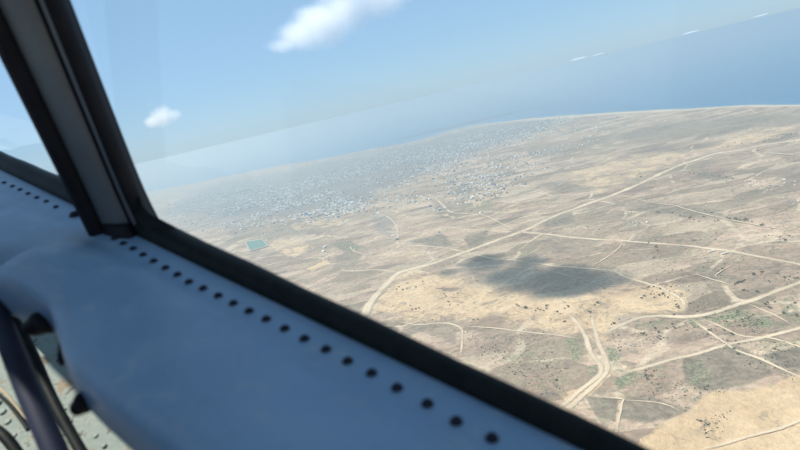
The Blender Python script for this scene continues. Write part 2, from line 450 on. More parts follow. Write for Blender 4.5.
# ------------------------------------------------------------------ roads
def catmull(P, step):
    P = np.array(P, float)
    Q = np.vstack([2 * P[0] - P[1], P, 2 * P[-1] - P[-2]])
    out = []
    for i in range(1, len(Q) - 2):
        n = max(2, int(np.linalg.norm(Q[i + 1] - Q[i]) / step))
        t = np.linspace(0, 1, n, endpoint=False)[:, None]
        out.append(.5 * (2 * Q[i] + (Q[i + 1] - Q[i - 1]) * t + (2 * Q[i - 1] - 5 * Q[i] + 4 * Q[i + 1] - Q[i + 2]) * t ** 2 + (3 * Q[i] - Q[i - 1] - 3 * Q[i + 1] + Q[i + 2]) * t ** 3))
    return np.vstack(out + [Q[-2:-1]])
road_no = [0]
ROAD_PTS = []
def road(pix, width, label, name='dirt_road', lift=.5):
    px, py = zip(*pix)
    x, y = on_land(np.array(px, float), np.array(py, float))
    P = catmull(np.stack([x, y], -1), 9.0)
    P = P + np.stack([fbm(P[:, 0] / 60, P[:, 1] / 60, 61) - .5, fbm(P[:, 0] / 60, P[:, 1] / 60, 67) - .5], -1) * width * .7
    T = np.gradient(P, axis=0); T /= np.linalg.norm(T, axis=1)[:, None] + 1e-9
    Nn = np.stack([T[:, 1], -T[:, 0]], -1)
    w = width * (.8 + .4 * fbm(P[:, 0] / 80, P[:, 1] / 80, 71)) * .75
    us = np.linspace(-1, 1, 5)
    V = []; A = []
    k = road_no[0]; road_no[0] += 1
    for u in us:
        q = P + Nn * (w * u)[:, None]
        V.append(np.stack([q[:, 0], q[:, 1], gz(q[:, 0], q[:, 1]) + lift + .07 * k], -1)); A.append(np.full(len(P), u))
    n = len(P)
    ROAD_PTS.append(P[::4])
    faces = [(j * n + i, j * n + i + 1, (j + 1) * n + i + 1, (j + 1) * n + i) for j in range(4) for i in range(n - 1)]
    o = link_mesh(name, np.vstack(V), faces, M_ROAD, smooth=True)
    at = o.data.attributes.new('across', 'FLOAT', 'POINT'); at.data.foreach_set('value', np.concatenate(A).astype(np.float32))
    ln_ = np.arange(n) * 9.0; fd = np.clip(np.minimum(ln_, ln_[-1] - ln_) / (min(60.0, .3 * ln_[-1]) + 1e-6), 0, 1)
    at = o.data.attributes.new('fade', 'FLOAT', 'POINT'); at.data.foreach_set('value', np.tile(fd, 5).astype(np.float32))
    return tag(o, label, 'road', 'dirt roads crossing the plain', 'structure')
road([(900, 122), (845, 131), (800, 139.8), (768.5, 144), (741.5, 150), (714.5, 154.5), (694, 161), (676, 167.5), (647, 181), (620, 192.7), (600, 200), (560, 215), (526, 230), (499, 240), (470, 250.7), (454, 256.5), (427, 266), (402.5, 272), (392, 280), (378.5, 293), (368, 307), (366, 318)], 30, 'long wide pale dirt road running diagonally from the coast side to the frame')
road([(516, 231), (527.5, 233), (550, 235.6), (568, 238), (595, 240), (620, 241.5), (651.5, 244), (683, 246.8), (710, 250), (737, 254), (768.5, 260), (800, 266), (850, 275), (900, 285)], 13, 'thin pale straight road branching off to the east of the long diagonal road')
road([(402.5, 245.8), (434, 247), (465.5, 252), (483.5, 257), (497, 259), (515, 261), (537.5, 265), (560, 268), (595, 270.7), (616, 272.8), (625.5, 278.8), (652, 286), (670.5, 294), (683, 303), (684, 316)], 9, 'narrow track crossing the cloud shadow above the open sand')
road([(900, 256), (840, 273), (800, 285), (777.5, 293), (755, 300.5), (732.5, 307.7), (714.5, 314), (687.5, 318.5), (658, 317.6), (640, 319), (625, 324.5), (607.5, 334), (600, 340)], 15, 'broad dirt road curving along the lower edge of the sand')
road([(900, 304), (800, 330), (757, 341), (723, 349), (689, 358.5), (669.5, 363), (642.7, 370.5), (608.5, 378)], 11, 'straight dirt track above the dark green field')
road([(690, 319), (705.5, 331), (726, 346.6), (737.7, 353.4), (762, 362), (786.6, 374), (800, 380), (840, 398)], 6, 'thin straight track running down between two crossing roads')
road([(699, 319), (721, 328.6), (739, 337.6), (755, 339.5), (764, 339.2), (782, 343), (800, 349), (850, 362)], 5, 'faint winding track beside the green scrub')
road([(745, 304), (773, 316), (795.5, 328.6)], 4, 'short faint track joining two dirt roads')
road([(566, 314), (577, 324), (586.5, 340), (590, 352), (600, 367), (598.7, 376.7), (584, 390), (570, 403), (552, 418)], 10, 'left lane of the sandy forked road beside the window frame')
road([(592, 314), (594, 328), (599, 345), (606, 362), (607, 371.8), (596, 386.5), (580, 402), (560, 420)], 10, 'right lane of the sandy forked road beside the window frame')
road([(396, 322), (416, 325.6), (440, 324.3), (454.7, 326), (462, 331.5), (462.5, 343.7), (460, 360)], 6, 'sandy track turning down sharply towards the window frame')
road([(462, 327.5), (489, 329), (513, 332), (550, 336), (584, 341)], 5, 'straight track along the lower edge of the sand')
road([(526.7, 313), (531.6, 323), (545, 331.5), (554, 336.5)], 4, 'short bending track below two dark bushes')
road([(473, 334), (470.5, 341)], 3.5, 'very short spur of sandy track')
road([(586, 399), (620.7, 402), (622.5, 406), (618.5, 428), (616, 442)], 4, 'thin track turning square around the dark plot')
road([(623, 403.5), (647.6, 404.8), (667, 408), (684, 416)], 3, 'faint path across the dark plot')
road([(850, 408), (800, 424), (777, 431.6), (747.5, 440), (715.7, 449), (690, 458)], 5, 'narrow track on the pale sand in the near corner')
road([(499, 278), (517, 274), (546.5, 270.5)], 4, 'faint track inside the cloud shadow')
road([(546, 272), (574, 279), (603, 287), (640, 288)], 4, 'faint track on the lower side of the cloud shadow')
road([(590.5, 269), (604, 261), (617.5, 251), (624, 243)], 5, 'short track linking the straight road to the cloud shadow')
road([(519, 261), (543, 247.5)], 4, 'short field edge track near the cloud shadow')
road([(479, 214), (489, 218), (505, 226), (516, 230.6)], 6, 'short track meeting the long diagonal road from the town side')
road([(476, 226), (480, 228.4), (500.5, 234)], 5, 'small branch track near the long diagonal road')
road([(424, 194.5), (433, 197.4), (442, 205), (451, 213), (464, 214.3), (480, 214)], 9, 'bright curving road on the outskirts of the town')
road([(374, 213), (388, 217.6), (395.6, 225.5), (398, 234.5), (397.6, 242.6), (403, 246)], 8, 'bright winding road leading out of the town')
road([(714, 155.5), (735, 154.5), (755, 153.6), (777.5, 155), (800, 156.7), (850, 161)], 8, 'pale track leaving the long road near the coast')
road([(460, 258), (448, 266), (446, 262)], 3, 'tiny spur beside the long diagonal road')
road([(488, 153), (489, 160), (487.5, 164), (490, 167)], 9, 'short bright road inside the far town')
road([(692, 275), (716, 283), (733, 288), (737, 286)], 4, 'short bank track beside a row of bushes')
road([(720, 281), (716, 278), (724, 271.5), (734, 266)], 4, 'faint track bending around a grey plot')
road([(620, 196), (650, 203), (676, 207), (700, 214), (740, 224), (780, 232), (800, 232)], 6, 'faint pale track across the middle of the plain')
road([(350, 246), (353, 251), (368, 256), (376, 252)], 5, 'small bright track by the creek')
road([(358, 240.5), (372, 238.5)], 7, 'short white track near the town edge')

# ------------------------------------------------------------------ pond and salt pans
def sheet(name, pix, lift, material):
    px, py = zip(*pix)
    x, y = on_land(np.array(px, float), np.array(py, float))
    z = gz(x, y).mean() + lift
    n = len(x)
    V = [(x[i], y[i], z) for i in range(n)] + [(x[i], y[i], z - 12) for i in range(n)]
    F = [tuple(range(n))[::-1]] + [(i, (i + 1) % n, n + (i + 1) % n, n + i) for i in range(n)]
    o = link_mesh(name, V, F, material)
    bm = bmesh.new(); bm.from_mesh(o.data); bmesh.ops.recalc_face_normals(bm, faces=bm.faces); bm.to_mesh(o.data); bm.free()
    return o
mp_, nt, bs = mat('pond_water')
bs.inputs['Base Color'].default_value = (.07, .165, .115, 1); bs.inputs['Roughness'].default_value = .35
M_BANK = plain('pond_bank_earth', (.36, .30, .24), .95, .2, .05)
bank = sheet('pond_bank', [(244.6, 242.3), (262.5, 239.2), (268.5, 246.6), (249.8, 252)], 4.5, M_BANK)
tag(bank, 'pale earth bank around the turquoise pond', 'bank', kind='structure')
pond = sheet('pond', [(246, 242.8), (262, 240), (267, 246.4), (250.5, 251)], 5.2, mp_)
tag(pond, 'turquoise rectangular pond beside the window frame', 'pond', kind='structure')

# ------------------------------------------------------------------ town: houses
M_HOUSE = [plain('whitewashed_wall', (.72, .71, .68), .9, .12, .2), plain('tan_wall', (.52, .46, .38), .9, .15, .2),
           plain('grey_wall', (.26, .27, .29), .9, .15, .2), plain('blue_roof', (.20, .28, .38), .7, .15, .2)]
def house_geo(w, d, h, kind):
    """flat-roofed house with a parapet, a recessed door and windows, or a low pitched metal roof"""
    V = []; F = []
    def box(x0, x1, y0, y1, z0, z1):
        b = len(V)
        V.extend([(x0, y0, z0), (x1, y0, z0), (x1, y1, z0), (x0, y1, z0), (x0, y0, z1), (x1, y0, z1), (x1, y1, z1), (x0, y1, z1)])
        F.extend([tuple(b + i for i in f) for f in ((0, 1, 5, 4), (1, 2, 6, 5), (2, 3, 7, 6), (3, 0, 4, 7), (4, 5, 6, 7))])
    box(-w / 2, w / 2, -d / 2, d / 2, -3, h)
    if kind == 0:
        box(-w / 2 - .1, w / 2 + .1, -d / 2 - .1, -d / 2 + .3, h - .2, h + .8); box(-w / 2 - .1, w / 2 + .1, d / 2 - .3, d / 2 + .1, h - .2, h + .8)
        box(-w * .1, w * .25, -d * .2, d * .2, h - .1, h + 2.3)
    elif kind == 1:
        box(w / 2 - .1, w * .95, -d / 2 + .2, d * .1, -3, h * .6); box(-w / 2 - .2, w / 2 + .2, -d / 2 - .2, d / 2 + .2, h - .15, h + .25)
    else:
        b = len(V)
        o = .5
        V.extend([(-w / 2 - o, -d / 2 - o, h), (w / 2 + o, -d / 2 - o, h), (w / 2 + o, d / 2 + o, h), (-w / 2 - o, d / 2 + o, h), (-w / 2 - o, 0, h + d * .2), (w / 2 + o, 0, h + d * .2)])
        F.extend([(b, b + 1, b + 5, b + 4), (b + 2, b + 3, b + 4, b + 5), (b, b + 4, b + 3), (b + 1, b + 2, b + 5)])
    return np.array(V), F
HOUSES = [house_geo(13, 10, 4.5, 0), house_geo(11, 9, 4, 1), house_geo(16, 9, 4, 2), house_geo(18, 14, 8, 0)]
house_me = {}
for i, (V, F) in enumerate(HOUSES):
    for j, mt in enumerate(M_HOUSE):
        me = bpy.data.meshes.new('house'); me.from_pydata([tuple(v) for v in V], [], F); me.update(); me.materials.append(mt); house_me[i, j] = me
def sample_poly(poly, n, soft=0):
    P = np.array(poly, float)
    x = rng.uniform(P[:, 0].min() - soft, P[:, 0].max() + soft, n * 6); y = rng.uniform(P[:, 1].min() - soft, P[:, 1].max() + soft, n * 6)
    s = poly_sd(x, y, poly)
    k = s < rng.uniform(-1, 1, len(s)) * soft
    return np.stack([x[k], y[k]], -1)[:n]
tpx = [sample_poly(TOWN[0][0], 30000, 9), sample_poly(TOWN[1][0], 45, 5), sample_poly(TOWN[2][0], 260, 4), sample_poly(TOWN[3][0], 150, 14),
       sample_poly([(230, 214), (330, 206), (376, 196), (410, 186), (420, 200), (360, 214), (300, 226), (240, 230)], 1100, 10),
       sample_poly([(430, 176), (500, 150), (570, 124), (620, 122), (560, 150), (500, 190), (440, 200)], 1400, 12), sample_poly([(240, 236), (330, 226), (420, 200), (480, 190), (480, 214), (400, 236), (320, 250)], 420, 8)]
tp = np.vstack(tpx)
hx, hy = on_land(tp[:, 0], tp[:, 1])
dens = fbm(hx / 700, hy / 700, 81, 4)
keep = (dens + rng.normal(0, .05, len(hx)) > .44) & (np.hypot(hx, hy) < 19000)
hx, hy = hx[keep], hy[keep]
# streets: houses keep off a grid of lanes and off the wider avenues
hu, hv = hx * math.cos(.45) + hy * math.sin(.45), -hx * math.sin(.45) + hy * math.cos(.45)
hu = hu + (fbm(hx / 900, hy / 900, 83) - .5) * 160; hv = hv + (fbm(hx / 900, hy / 900, 87) - .5) * 160
lane = (np.mod(hu, 120) < 20) | (np.mod(hv, 78) < 15) | (np.mod(hu, 600) < 46) | (np.mod(hv, 470) < 40)
hx, hy = hx[~lane], hy[~lane]
hz = gz(hx, hy)
ok = hz > -ALT + 5
hx, hy, hz = hx[ok], hy[ok], hz[ok]
hang = np.where(rng.random(len(hx)) < .75, .45, .0) + rng.normal(0, .18, len(hx)) + rng.integers(0, 4, len(hx)) * math.pi / 2
hk = rng.integers(0, 4, len(hx)); hm = rng.choice(4, len(hx), p=[.42, .24, .19, .15]); hs = rng.uniform(.6, 1.15, len(hx))
order = np.argsort(np.hypot(hx, hy))
named = order[:280]; rest = order[280:]
H_NAMES = [('white', 'whitewashed'), ('tan', 'sand coloured'), ('grey', 'grey'), ('blue', 'blue roofed')]
for q in named:
    o = bpy.data.objects.new('house', house_me[int(hk[q]), int(hm[q])]); COL.objects.link(o)
    o.location = (hx[q], hy[q], hz[q]); o.rotation_euler = (0, 0, hang[q]); o.scale = (hs[q],) * 3
    cn = H_NAMES[hm[q]][1]
    tag(o, f'tiny {cn} house on the near edge of the hazy town', 'house', f'{cn} houses at the near edge of the town')
def scatter_mesh(name, geos, xs, ys, zs, angs, kinds, scales, mats, mids=None):
    VV = []; FF = []; MI = []; b = 0
    for i in range(len(xs)):
        V, F = geos[kinds[i]]
        c, s = math.cos(angs[i]), math.sin(angs[i])
        v = V * scales[i]
        VV.append(np.stack([v[:, 0] * c - v[:, 1] * s + xs[i], v[:, 0] * s + v[:, 1] * c + ys[i], v[:, 2] + zs[i]], -1))
        FF.extend([tuple(b + j for j in f) for f in F]); MI.extend([int(mids[i]) if mids is not None else 0] * len(F))
        b += len(V)
    me = bpy.data.meshes.new(name); me.from_pydata(np.vstack(VV).tolist(), [], FF); me.update()
    for mt in mats: me.materials.append(mt)
    me.polygons.foreach_set('material_index', MI)
    o = bpy.data.objects.new(name, me); COL.objects.link(o)
    return o
far_town = scatter_mesh('far_town', HOUSES, hx[rest], hy[rest], hz[rest], hang[rest], hk[rest], hs[rest], M_HOUSE, hm[rest])
tag(far_town, 'hazy mass of pale small houses spreading to the coast', 'town', kind='stuff')
# two pale sheds beside the straight road
for (px_, py_, lab) in ((711.5, 253.2, 'pale low shed beside the straight road, the one nearer the long diagonal road'), (724.5, 255.4, 'pale low shed beside the straight road, the one farther from the long diagonal road')):
    x, y = on_land(np.array([px_]), np.array([py_]))
    V, F = house_geo(22, 9, 3.5, 2)
    o = link_mesh('shed', V, F, M_HOUSE[1]); o.location = (x[0], y[0], gz(x, y)[0]); o.rotation_euler = (0, 0, .05)
    tag(o, lab, 'shed', 'pale sheds beside the straight road')
# hamlet on the plain
for c_ in ((770, 187, 14, 9, 3), (792, 186, 10, 8, 3), (795, 204, 8, 7, 2.5), (640, 224, 9, 8, 3), (752, 183, 6, 7, 2)):
    for k in range(c_[2]):
        x, y = on_land(np.array([c_[0] + rng.normal(0, c_[3])]), np.array([c_[1] + rng.normal(0, c_[4])]))
        o = bpy.data.objects.new('hut', house_me[int(rng.integers(0, 3)), int(rng.choice([1, 1, 2, 0]))]); COL.objects.link(o)
        o.location = (x[0], y[0], gz(x, y)[0]); o.rotation_euler = (0, 0, rng.uniform(0, 3)); o.scale = (rng.uniform(.45, .75),) * 3
        tag(o, 'tiny pale hut in the scattered hamlet on the open plain', 'hut', 'tiny huts of the hamlet on the plain')

# ------------------------------------------------------------------ trees and bushes
mm, nt, bs = mat('acacia_leaf')
oi = N(nt, 'ShaderNodeNewGeometry')
c = mixc(nt, oi.outputs['Random Per Island'], (.07, .085, .045), (.14, .14, .08))
nt.links.new(c, bs.inputs['Base Color']); bs.inputs['Roughness'].default_value = .8
M_LEAF = mm
M_BARK = plain('bark', (.16, .12, .09), .9, .2, 3)
def crown_geo(seed, nleaf, leaf, rx, rz, hc):
    r = np.random.default_rng(seed)
    cl = [(r.normal(0, rx * .45), r.normal(0, rx * .45), hc + r.normal(0, rz * .3), r.uniform(.4, .75) * rx) for _ in range(6)]
    V = []; F = []
    for k in range(nleaf):
        cx, cy, cz, cr = cl[r.integers(0, 6)]
        d = r.normal(0, 1, 3); d /= np.linalg.norm(d); d *= r.uniform(.5, 1) ** .4
        p = np.array([cx + d[0] * cr, cy + d[1] * cr, max(.15, cz + d[2] * cr * rz / rx)])
        a = r.normal(0, 1, 3); a /= np.linalg.norm(a); b_ = np.cross(a, r.normal(0, 1, 3)); b_ /= np.linalg.norm(b_)
        s = leaf * r.uniform(.6, 1.3); b0 = len(V)
        V.extend([p - a * s, p + b_ * s * .8, p + a * s, p - b_ * s * .8]); F.append((b0, b0 + 1, b0 + 2, b0 + 3))
    return V, F
def trunk_geo(h, r0, V, F):
    b = len(V)
    for z, r in ((-1, r0 * 1.3), (h * .5, r0), (h, r0 * .5)):
        for k in range(5): V.append(np.array([math.cos(k * 1.2566) * r, math.sin(k * 1.2566) * r, z]))
    for l in range(2):
        for k in range(5): F.append((b + l * 5 + k, b + l * 5 + (k + 1) % 5, b + l * 5 + 5 + (k + 1) % 5, b + l * 5 + 5 + k))
TREE_ME = []
for s_ in range(5):
    V, F = crown_geo(100 + s_, 150, .85, 3.6, 2.0, 3.4); nl = len(F)
    trunk_geo(3.4, .35, V, F)
    me = bpy.data.meshes.new('acacia_tree'); me.from_pydata([tuple(v) for v in V], [], F); me.update()
    me.materials.append(M_LEAF); me.materials.append(M_BARK); me.polygons.foreach_set('material_index', [0] * nl + [1] * (len(F) - nl))
    TREE_ME.append(me)
BUSH = [tuple([np.array(a) if i == 0 else a for i, a in enumerate(crown_geo(300 + s_, 22, 1.1, 2.0, 1.2, 1.1))]) for s_ in range(4)]

CL = {
 'dark acacia on the pale sand between the long road and the cloud shadow': [(408.1, 284), (406.5, 289.6), (397, 290), (390, 288), (399, 287.5), (403, 291), (446.4, 297.5), (449, 303), (450, 306), (458, 305.8), (457.6, 295), (454, 296), (444, 295), (412, 310.5), (416, 310), (419, 309), (478, 321), (474, 321.5), (423, 282), (416, 288)],
 'dark acacia standing along the lower rim of the cloud shadow': [(517, 306.5), (518.5, 308), (526, 309.4), (527.5, 309.8), (525.5, 310.6), (547, 310.6), (541, 312), (538, 311), (544, 313), (536, 313), (568, 308.5), (565, 310), (546.7, 308)],
 'dark acacia on the brightest sand near the curved rim track': [(649.4, 288.3), (648, 289), (654, 288), (660, 291), (644.6, 298), (665, 297.7), (663, 296), (678.4, 308), (677, 306), (679, 310), (675, 303), (589.5, 313), (591, 314), (595, 307), (598, 305), (605, 290.5), (655, 299), (651, 296), (642, 300), (668, 300), (659, 297)],
 'dark bush in the row along the bank track': [(723.5, 270.6), (722, 271), (736, 286), (738, 285.6), (742.6, 284.3), (743.6, 283.4), (745, 282.5), (753.4, 277.3), (754, 276.6), (761.3, 274.6), (763, 274), (756.6, 293.7), (743.3, 292.6), (740, 285), (735, 287), (797.7, 280.7), (794, 281), (785, 280), (778, 276), (790, 279), (758, 294), (748, 293)],
 'dark bush in the green scrub below the broad road': [(765, 306), (768, 304.5), (775, 304), (787.6, 309.5), (795, 305), (641, 335), (643, 335.5), (659, 334), (660, 338), (667, 330), (675, 330), (650, 324), (655, 330), (775, 352), (710, 333), (732, 337), (734, 352), (738, 357), (770, 310), (784, 315), (797, 318), (661, 341)],
 'dark tree in the line crossing the middle of the plain': [(727, 219.4), (735, 221), (736.5, 221.6), (745, 222), (747, 222.6), (763, 228), (761.6, 228.2), (718, 222), (715, 223), (699, 222.7), (694, 221), (659, 213.7), (657, 214), (649, 244), (656, 248.6), (658, 252), (711, 214), (704, 218), (690, 219), (680, 216), (672, 214), (730, 220.4), (740, 222), (752, 224)],
 'dark tree in the rows between the long road and the coast': [(690, 173.8), (694, 174.6), (699, 175.4), (705, 176), (712, 177), (719, 177.6), (726, 178.5), (733, 180), (764, 141.6), (769, 140), (777, 137), (782, 138), (786, 135.4), (791, 135), (796, 134), (638, 172), (641, 178), (640, 175), (735, 143), (742, 143.5), (728, 146), (722, 147), (752, 143)],
}
for lab, pts in CL.items():
    for k, (px_, py_) in enumerate(pts):
        x, y = on_land(np.array([px_]), np.array([py_]))
        nm = 'bush' if 'bush' in lab else ('tree' if 'tree' in lab else 'acacia_tree')
        o = bpy.data.objects.new(nm, TREE_ME[(k * 3 + len(lab)) % 5]); COL.objects.link(o)
        o.location = (x[0], y[0], gz(x, y)[0]); o.rotation_euler = (0, 0, random.uniform(0, 6.28))
        s = random.uniform(.6, 1.05) * (1.3 if 'line' in lab or 'rows' in lab else 1.0)
        o.scale = (s, s, s * random.uniform(.8, 1.1))
        tag(o, lab, 'bush' if 'bush' in lab else 'tree', lab.split(' ', 1)[1] + ' group')
# low scrub, uncounted
bp = []
for poly, n, soft in (
        ([(375, 320), (400, 278), (480, 286), (600, 300), (660, 290), (690, 310), (600, 340), (460, 326)], 420, 8),
        ([(466, 332), (584, 344), (596, 376), (560, 410), (470, 350)], 700, 4), ([(640, 320), (690, 322), (800, 290), (800, 380), (700, 396), (620, 372), (610, 340)], 1500, 4),
        ([(586, 400), (650, 370), (700, 400), (680, 425), (620, 430)], 500, 3), ([(660, 425), (730, 415), (720, 440), (660, 445)], 220, 4), ([(680, 362), (730, 350), (775, 380), (714, 397)], 350, 3),
        ([(640, 250), (800, 268), (800, 290), (700, 314), (620, 285)], 700, 6), ([(480, 240), (800, 150), (800, 260), (560, 236)], 1800, 5), ([(470, 280), (560, 262), (640, 272), (560, 300)], 180, 4),
        ([(230, 245), (370, 215), (470, 205), (470, 250), (390, 280), (350, 300)], 900, 4), ([(500, 200), (560, 150), (800, 118), (800, 140), (640, 180)], 500, 6), ([(700, 318), (740, 313), (790, 332), (760, 337)], 260, 3), ([(614, 384), (646, 374), (650, 384), (616, 398)], 160, 3)):
    bp.append(sample_poly(poly, n, soft))
bp = np.vstack(bp)
bx_, by_ = on_land(bp[:, 0], bp[:, 1])
cl_ = fbm(bx_ / 120, by_ / 120, 91, 3)
k = cl_ > .48
bx_, by_ = bx_[k], by_[k]
nb = len(bx_)
scrub = scatter_mesh('scrub', BUSH, bx_, by_, gz(bx_, by_), rng.uniform(0, 6.28, nb), rng.integers(0, 4, nb), rng.lognormal(-.85, .45, nb), [M_LEAF])
tag(scrub, 'sparse low dark scrub dotted over the dry plain', 'scrub', kind='stuff')

# ------------------------------------------------------------------ clouds
def cloud_material(name, dens, scale, blobs, c0, edge):
    """vapour: dense inside the lobes, torn by noise and thinning out towards their edges"""
    mm = bpy.data.materials.new(name); mm.use_nodes = True
    nt = mm.node_tree; nt.nodes.clear()
    out = N(nt, 'ShaderNodeOutputMaterial')
    pv = N(nt, 'ShaderNodeVolumePrincipled')
    pv.inputs['Color'].default_value = (1, 1, 1, 1); pv.inputs['Anisotropy'].default_value = .1
    tc = N(nt, 'ShaderNodeTexCoord').outputs['Object']
    field = None
    for cc, rr in blobs:
        mp = N(nt, 'ShaderNodeMapping', vector_type='TEXTURE')
        mp.inputs['Location'].default_value = tuple(np.array(cc) - c0); mp.inputs['Scale'].default_value = tuple(float(v) for v in rr)
        nt.links.new(tc, mp.inputs['Vector'])
        ln = N(nt, 'ShaderNodeVectorMath', operation='LENGTH'); nt.links.new(mp.outputs[0], ln.inputs[0])
        f = mth(nt, 'SUBTRACT', 1.0, ln.outputs['Value'])
        field = f if field is None else mth(nt, 'MAXIMUM', field, f)
    n = noise_n(nt, tc, scale, 6, .62, .4)
    f = mth(nt, 'ADD', field, mth(nt, 'MULTIPLY', mth(nt, 'SUBTRACT', n, .5), 1.5))
    d = mth(nt, 'MULTIPLY', ramp(nt, f, .02, edge), dens)
    d = mth(nt, 'MULTIPLY', d, ramp(nt, field, -.14, .12))
    nt.links.new(d, pv.inputs['Density']); nt.links.new(pv.outputs[0], out.inputs['Volume'])
    return mm
def cloud(blobs, label, dens, nscale, edge, group='small clouds over the coast', seed=1):
    """blobs: (centre xyz, radius xyz) -> one lumpy closed surface filled with vapour"""
    c0 = np.mean([b[0] for b in blobs], axis=0)
    bm = bmesh.new()
    for cc, rr in blobs:
        r = bmesh.ops.create_icosphere(bm, subdivisions=3, radius=1.16)
        for v in r['verts']:
            v.co = Vector(np.array(cc) - c0 + np.array(v.co) * np.array(rr))
    me = bpy.data.meshes.new('cloud'); bm.to_mesh(me); bm.free()
    o = bpy.data.objects.new('cloud', me); COL.objects.link(o); o.location = c0
    md = o.modifiers.new('union', 'REMESH'); md.mode = 'VOXEL'; md.voxel_size = max(min(b[1][2] for b in blobs) * .3, 6)
    me.materials.append(cloud_material('cloud_vapour', dens, nscale, blobs, c0, edge))
    return tag(o, label, 'cloud', group)
def air(px, py, dist):
    d = ray(np.array([px], float), np.array([py], float))[0]
    return d / np.linalg.norm(d[:2]) * dist
D1 = 12000.; K1 = 2.75
cloud([(air(px_, py_, D1), (rx * K1, ry * K1, rz * K1)) for px_, py_, rx, ry, rz in ((285, 45, 170, 140, 85), (301, 34, 240, 200, 150), (322, 22, 300, 240, 200), (348, 10, 320, 250, 190), (376, 0, 310, 240, 160), (402, -9, 240, 180, 105), (340, -14, 280, 220, 160))],
      'large white wispy cloud cut by the top edge of the picture', .0030, 1 / 700, .95, seed=3)
D2 = 8600.
cloud([(air(153, 121, D2), (170, 150, 110)), (air(162, 116, D2), (230, 190, 170)), (air(172, 115, D2), (180, 150, 120))],
      'small round white cloud beside the window post', .006, 1 / 300, .9, seed=5)
for (px_, py_, w, h_, lab) in ((578, 59, 700, 70, 'thin bright cloud strip low on the sea horizon, the one nearest the town'), (597, 54.5, 420, 45, 'tiny cloud fleck on the sea horizon between two brighter cloud strips'), (690, 33, 620, 60, 'bright cloud strip on the sea horizon above the middle of the sea'), (760, 15.5, 500, 55, 'bright cloud strip highest on the sea horizon near the picture edge')):
    D = 52000.
    bl = [(air(px_ - 3, py_ + .8, D), (w * .7, 500, h_ * 1.0)), (air(px_, py_, D), (w, 600, h_ * 1.4)), (air(px_ + 4, py_ - 1, D), (w * .8, 500, h_ * 1.2))]
    for c_, r_ in bl: c_[2] = max(c_[2], r_[2] * 1.2 + 30)      # clear of the haze below
    cloud(bl, lab, .0022, 1 / 300, .8, seed=7)
# the cloud overhead that throws the shadow on the plain
def over(px, py, z):
    x, y = on_land(np.array([px], float), np.array([py], float))
    g_ = np.array([x[0], y[0], -ALT])
    return g_ + sdir / sdir[2] * (z + ALT)
ZC = 900.
cloud([(over(486, 264, ZC), (130, 190, 70)), (over(520, 276, ZC), (150, 170, 90)), (over(552, 282, ZC), (190, 170, 110)), (over(585, 284, ZC), (170, 140, 90)), (over(560, 290, ZC), (160, 110, 80)), (over(532, 262, ZC), (100, 130, 60)), (over(452, 272, ZC), (70, 60, 40))],
      'cloud overhead whose shadow lies on the plain beside the sand', .03, 1 / 110, .8, seed=9)

# ------------------------------------------------------------------ cockpit
# Sill frame in camera space, worked out from the even spacing of the rivets along the window.
Dv = np.array([0.74429682, -0.20855848, -0.63444906])
nv = np.array([-.048, .931, -.362]); nv -= Dv * (nv @ Dv); nv /= np.linalg.norm(nv)
Wv = np.cross(nv, Dv)                                      # towards the cabin
S0 = np.array([(114.42 - 400) / FPX, -(242.75 - 225) / FPX, 1.0]) * .680   # first rivet
def cp(t, w, h):
    """cockpit place: t metres along the sill, w into the cabin, h above the sill"""
    q = S0 + Dv * t + Wv * w + nv * h
    return cam2w(*q)
def pix_on(px, py, h=0.0):
    """t, w of the point of the sill plane (raised by h) seen at a pixel"""
    r = np.array([(px - 400) / FPX, -(py - 225) / FPX, 1.0])
    z = (nv @ S0 + h) / (nv @ r)
    q = r * z - S0
    return q @ Dv, q @ Wv
cock = bpy.data.objects.new('aircraft_cockpit', None); COL.objects.link(cock)
cock.location = cp(.2, .3, -.4); cock.empty_display_size = .1
bpy.context.view_layer.update()
CINV = Matrix.Translation(-cock.location)
tag(cock, 'dark blue cockpit sill and window post of an aircraft in flight', 'aircraft')
def part(name, V, F, material, parent=None, smooth=True, bevel=0.0, sub=0):
    me = bpy.data.meshes.new(name)
    me.from_pydata([tuple(CINV @ Vector(v)) for v in V], [], F)
    bm = bmesh.new(); bm.from_mesh(me); bmesh.ops.recalc_face_normals(bm, faces=bm.faces); bm.to_mesh(me); bm.free()
    me.polygons.foreach_set('use_smooth', [smooth] * len(me.polygons))
    me.materials.append(material)
    o = bpy.data.objects.new(name, me); COL.objects.link(o); o.parent = parent or cock
    if bevel:
        b = o.modifiers.new('bevel', 'BEVEL'); b.width = bevel; b.segments = 3; b.limit_method = 'ANGLE'; b.angle_limit = .6
    if sub:
        s = o.modifiers.new('sub', 'SUBSURF'); s.levels = sub; s.render_levels = sub
    return o
def sweep(path, prof, closed=True):
    """path: list of (point, axis_a, axis_b); prof: list of (a, b)"""
    V = []; n = len(prof)
    for p, a, b in path:
        for (u, v) in prof: V.append(Vector(p) + Vector(a) * u + Vector(b) * v)
    F = []
    for i in range(len(path) - 1):
        for k in range(n if closed else n - 1):
            F.append((i * n + k, i * n + (k + 1) % n, (i + 1) * n + (k + 1) % n, (i + 1) * n + k))
    if closed:
        F.append(tuple(range(n))); F.append(tuple((len(path) - 1) * n + k for k in range(n)))
    return V, F
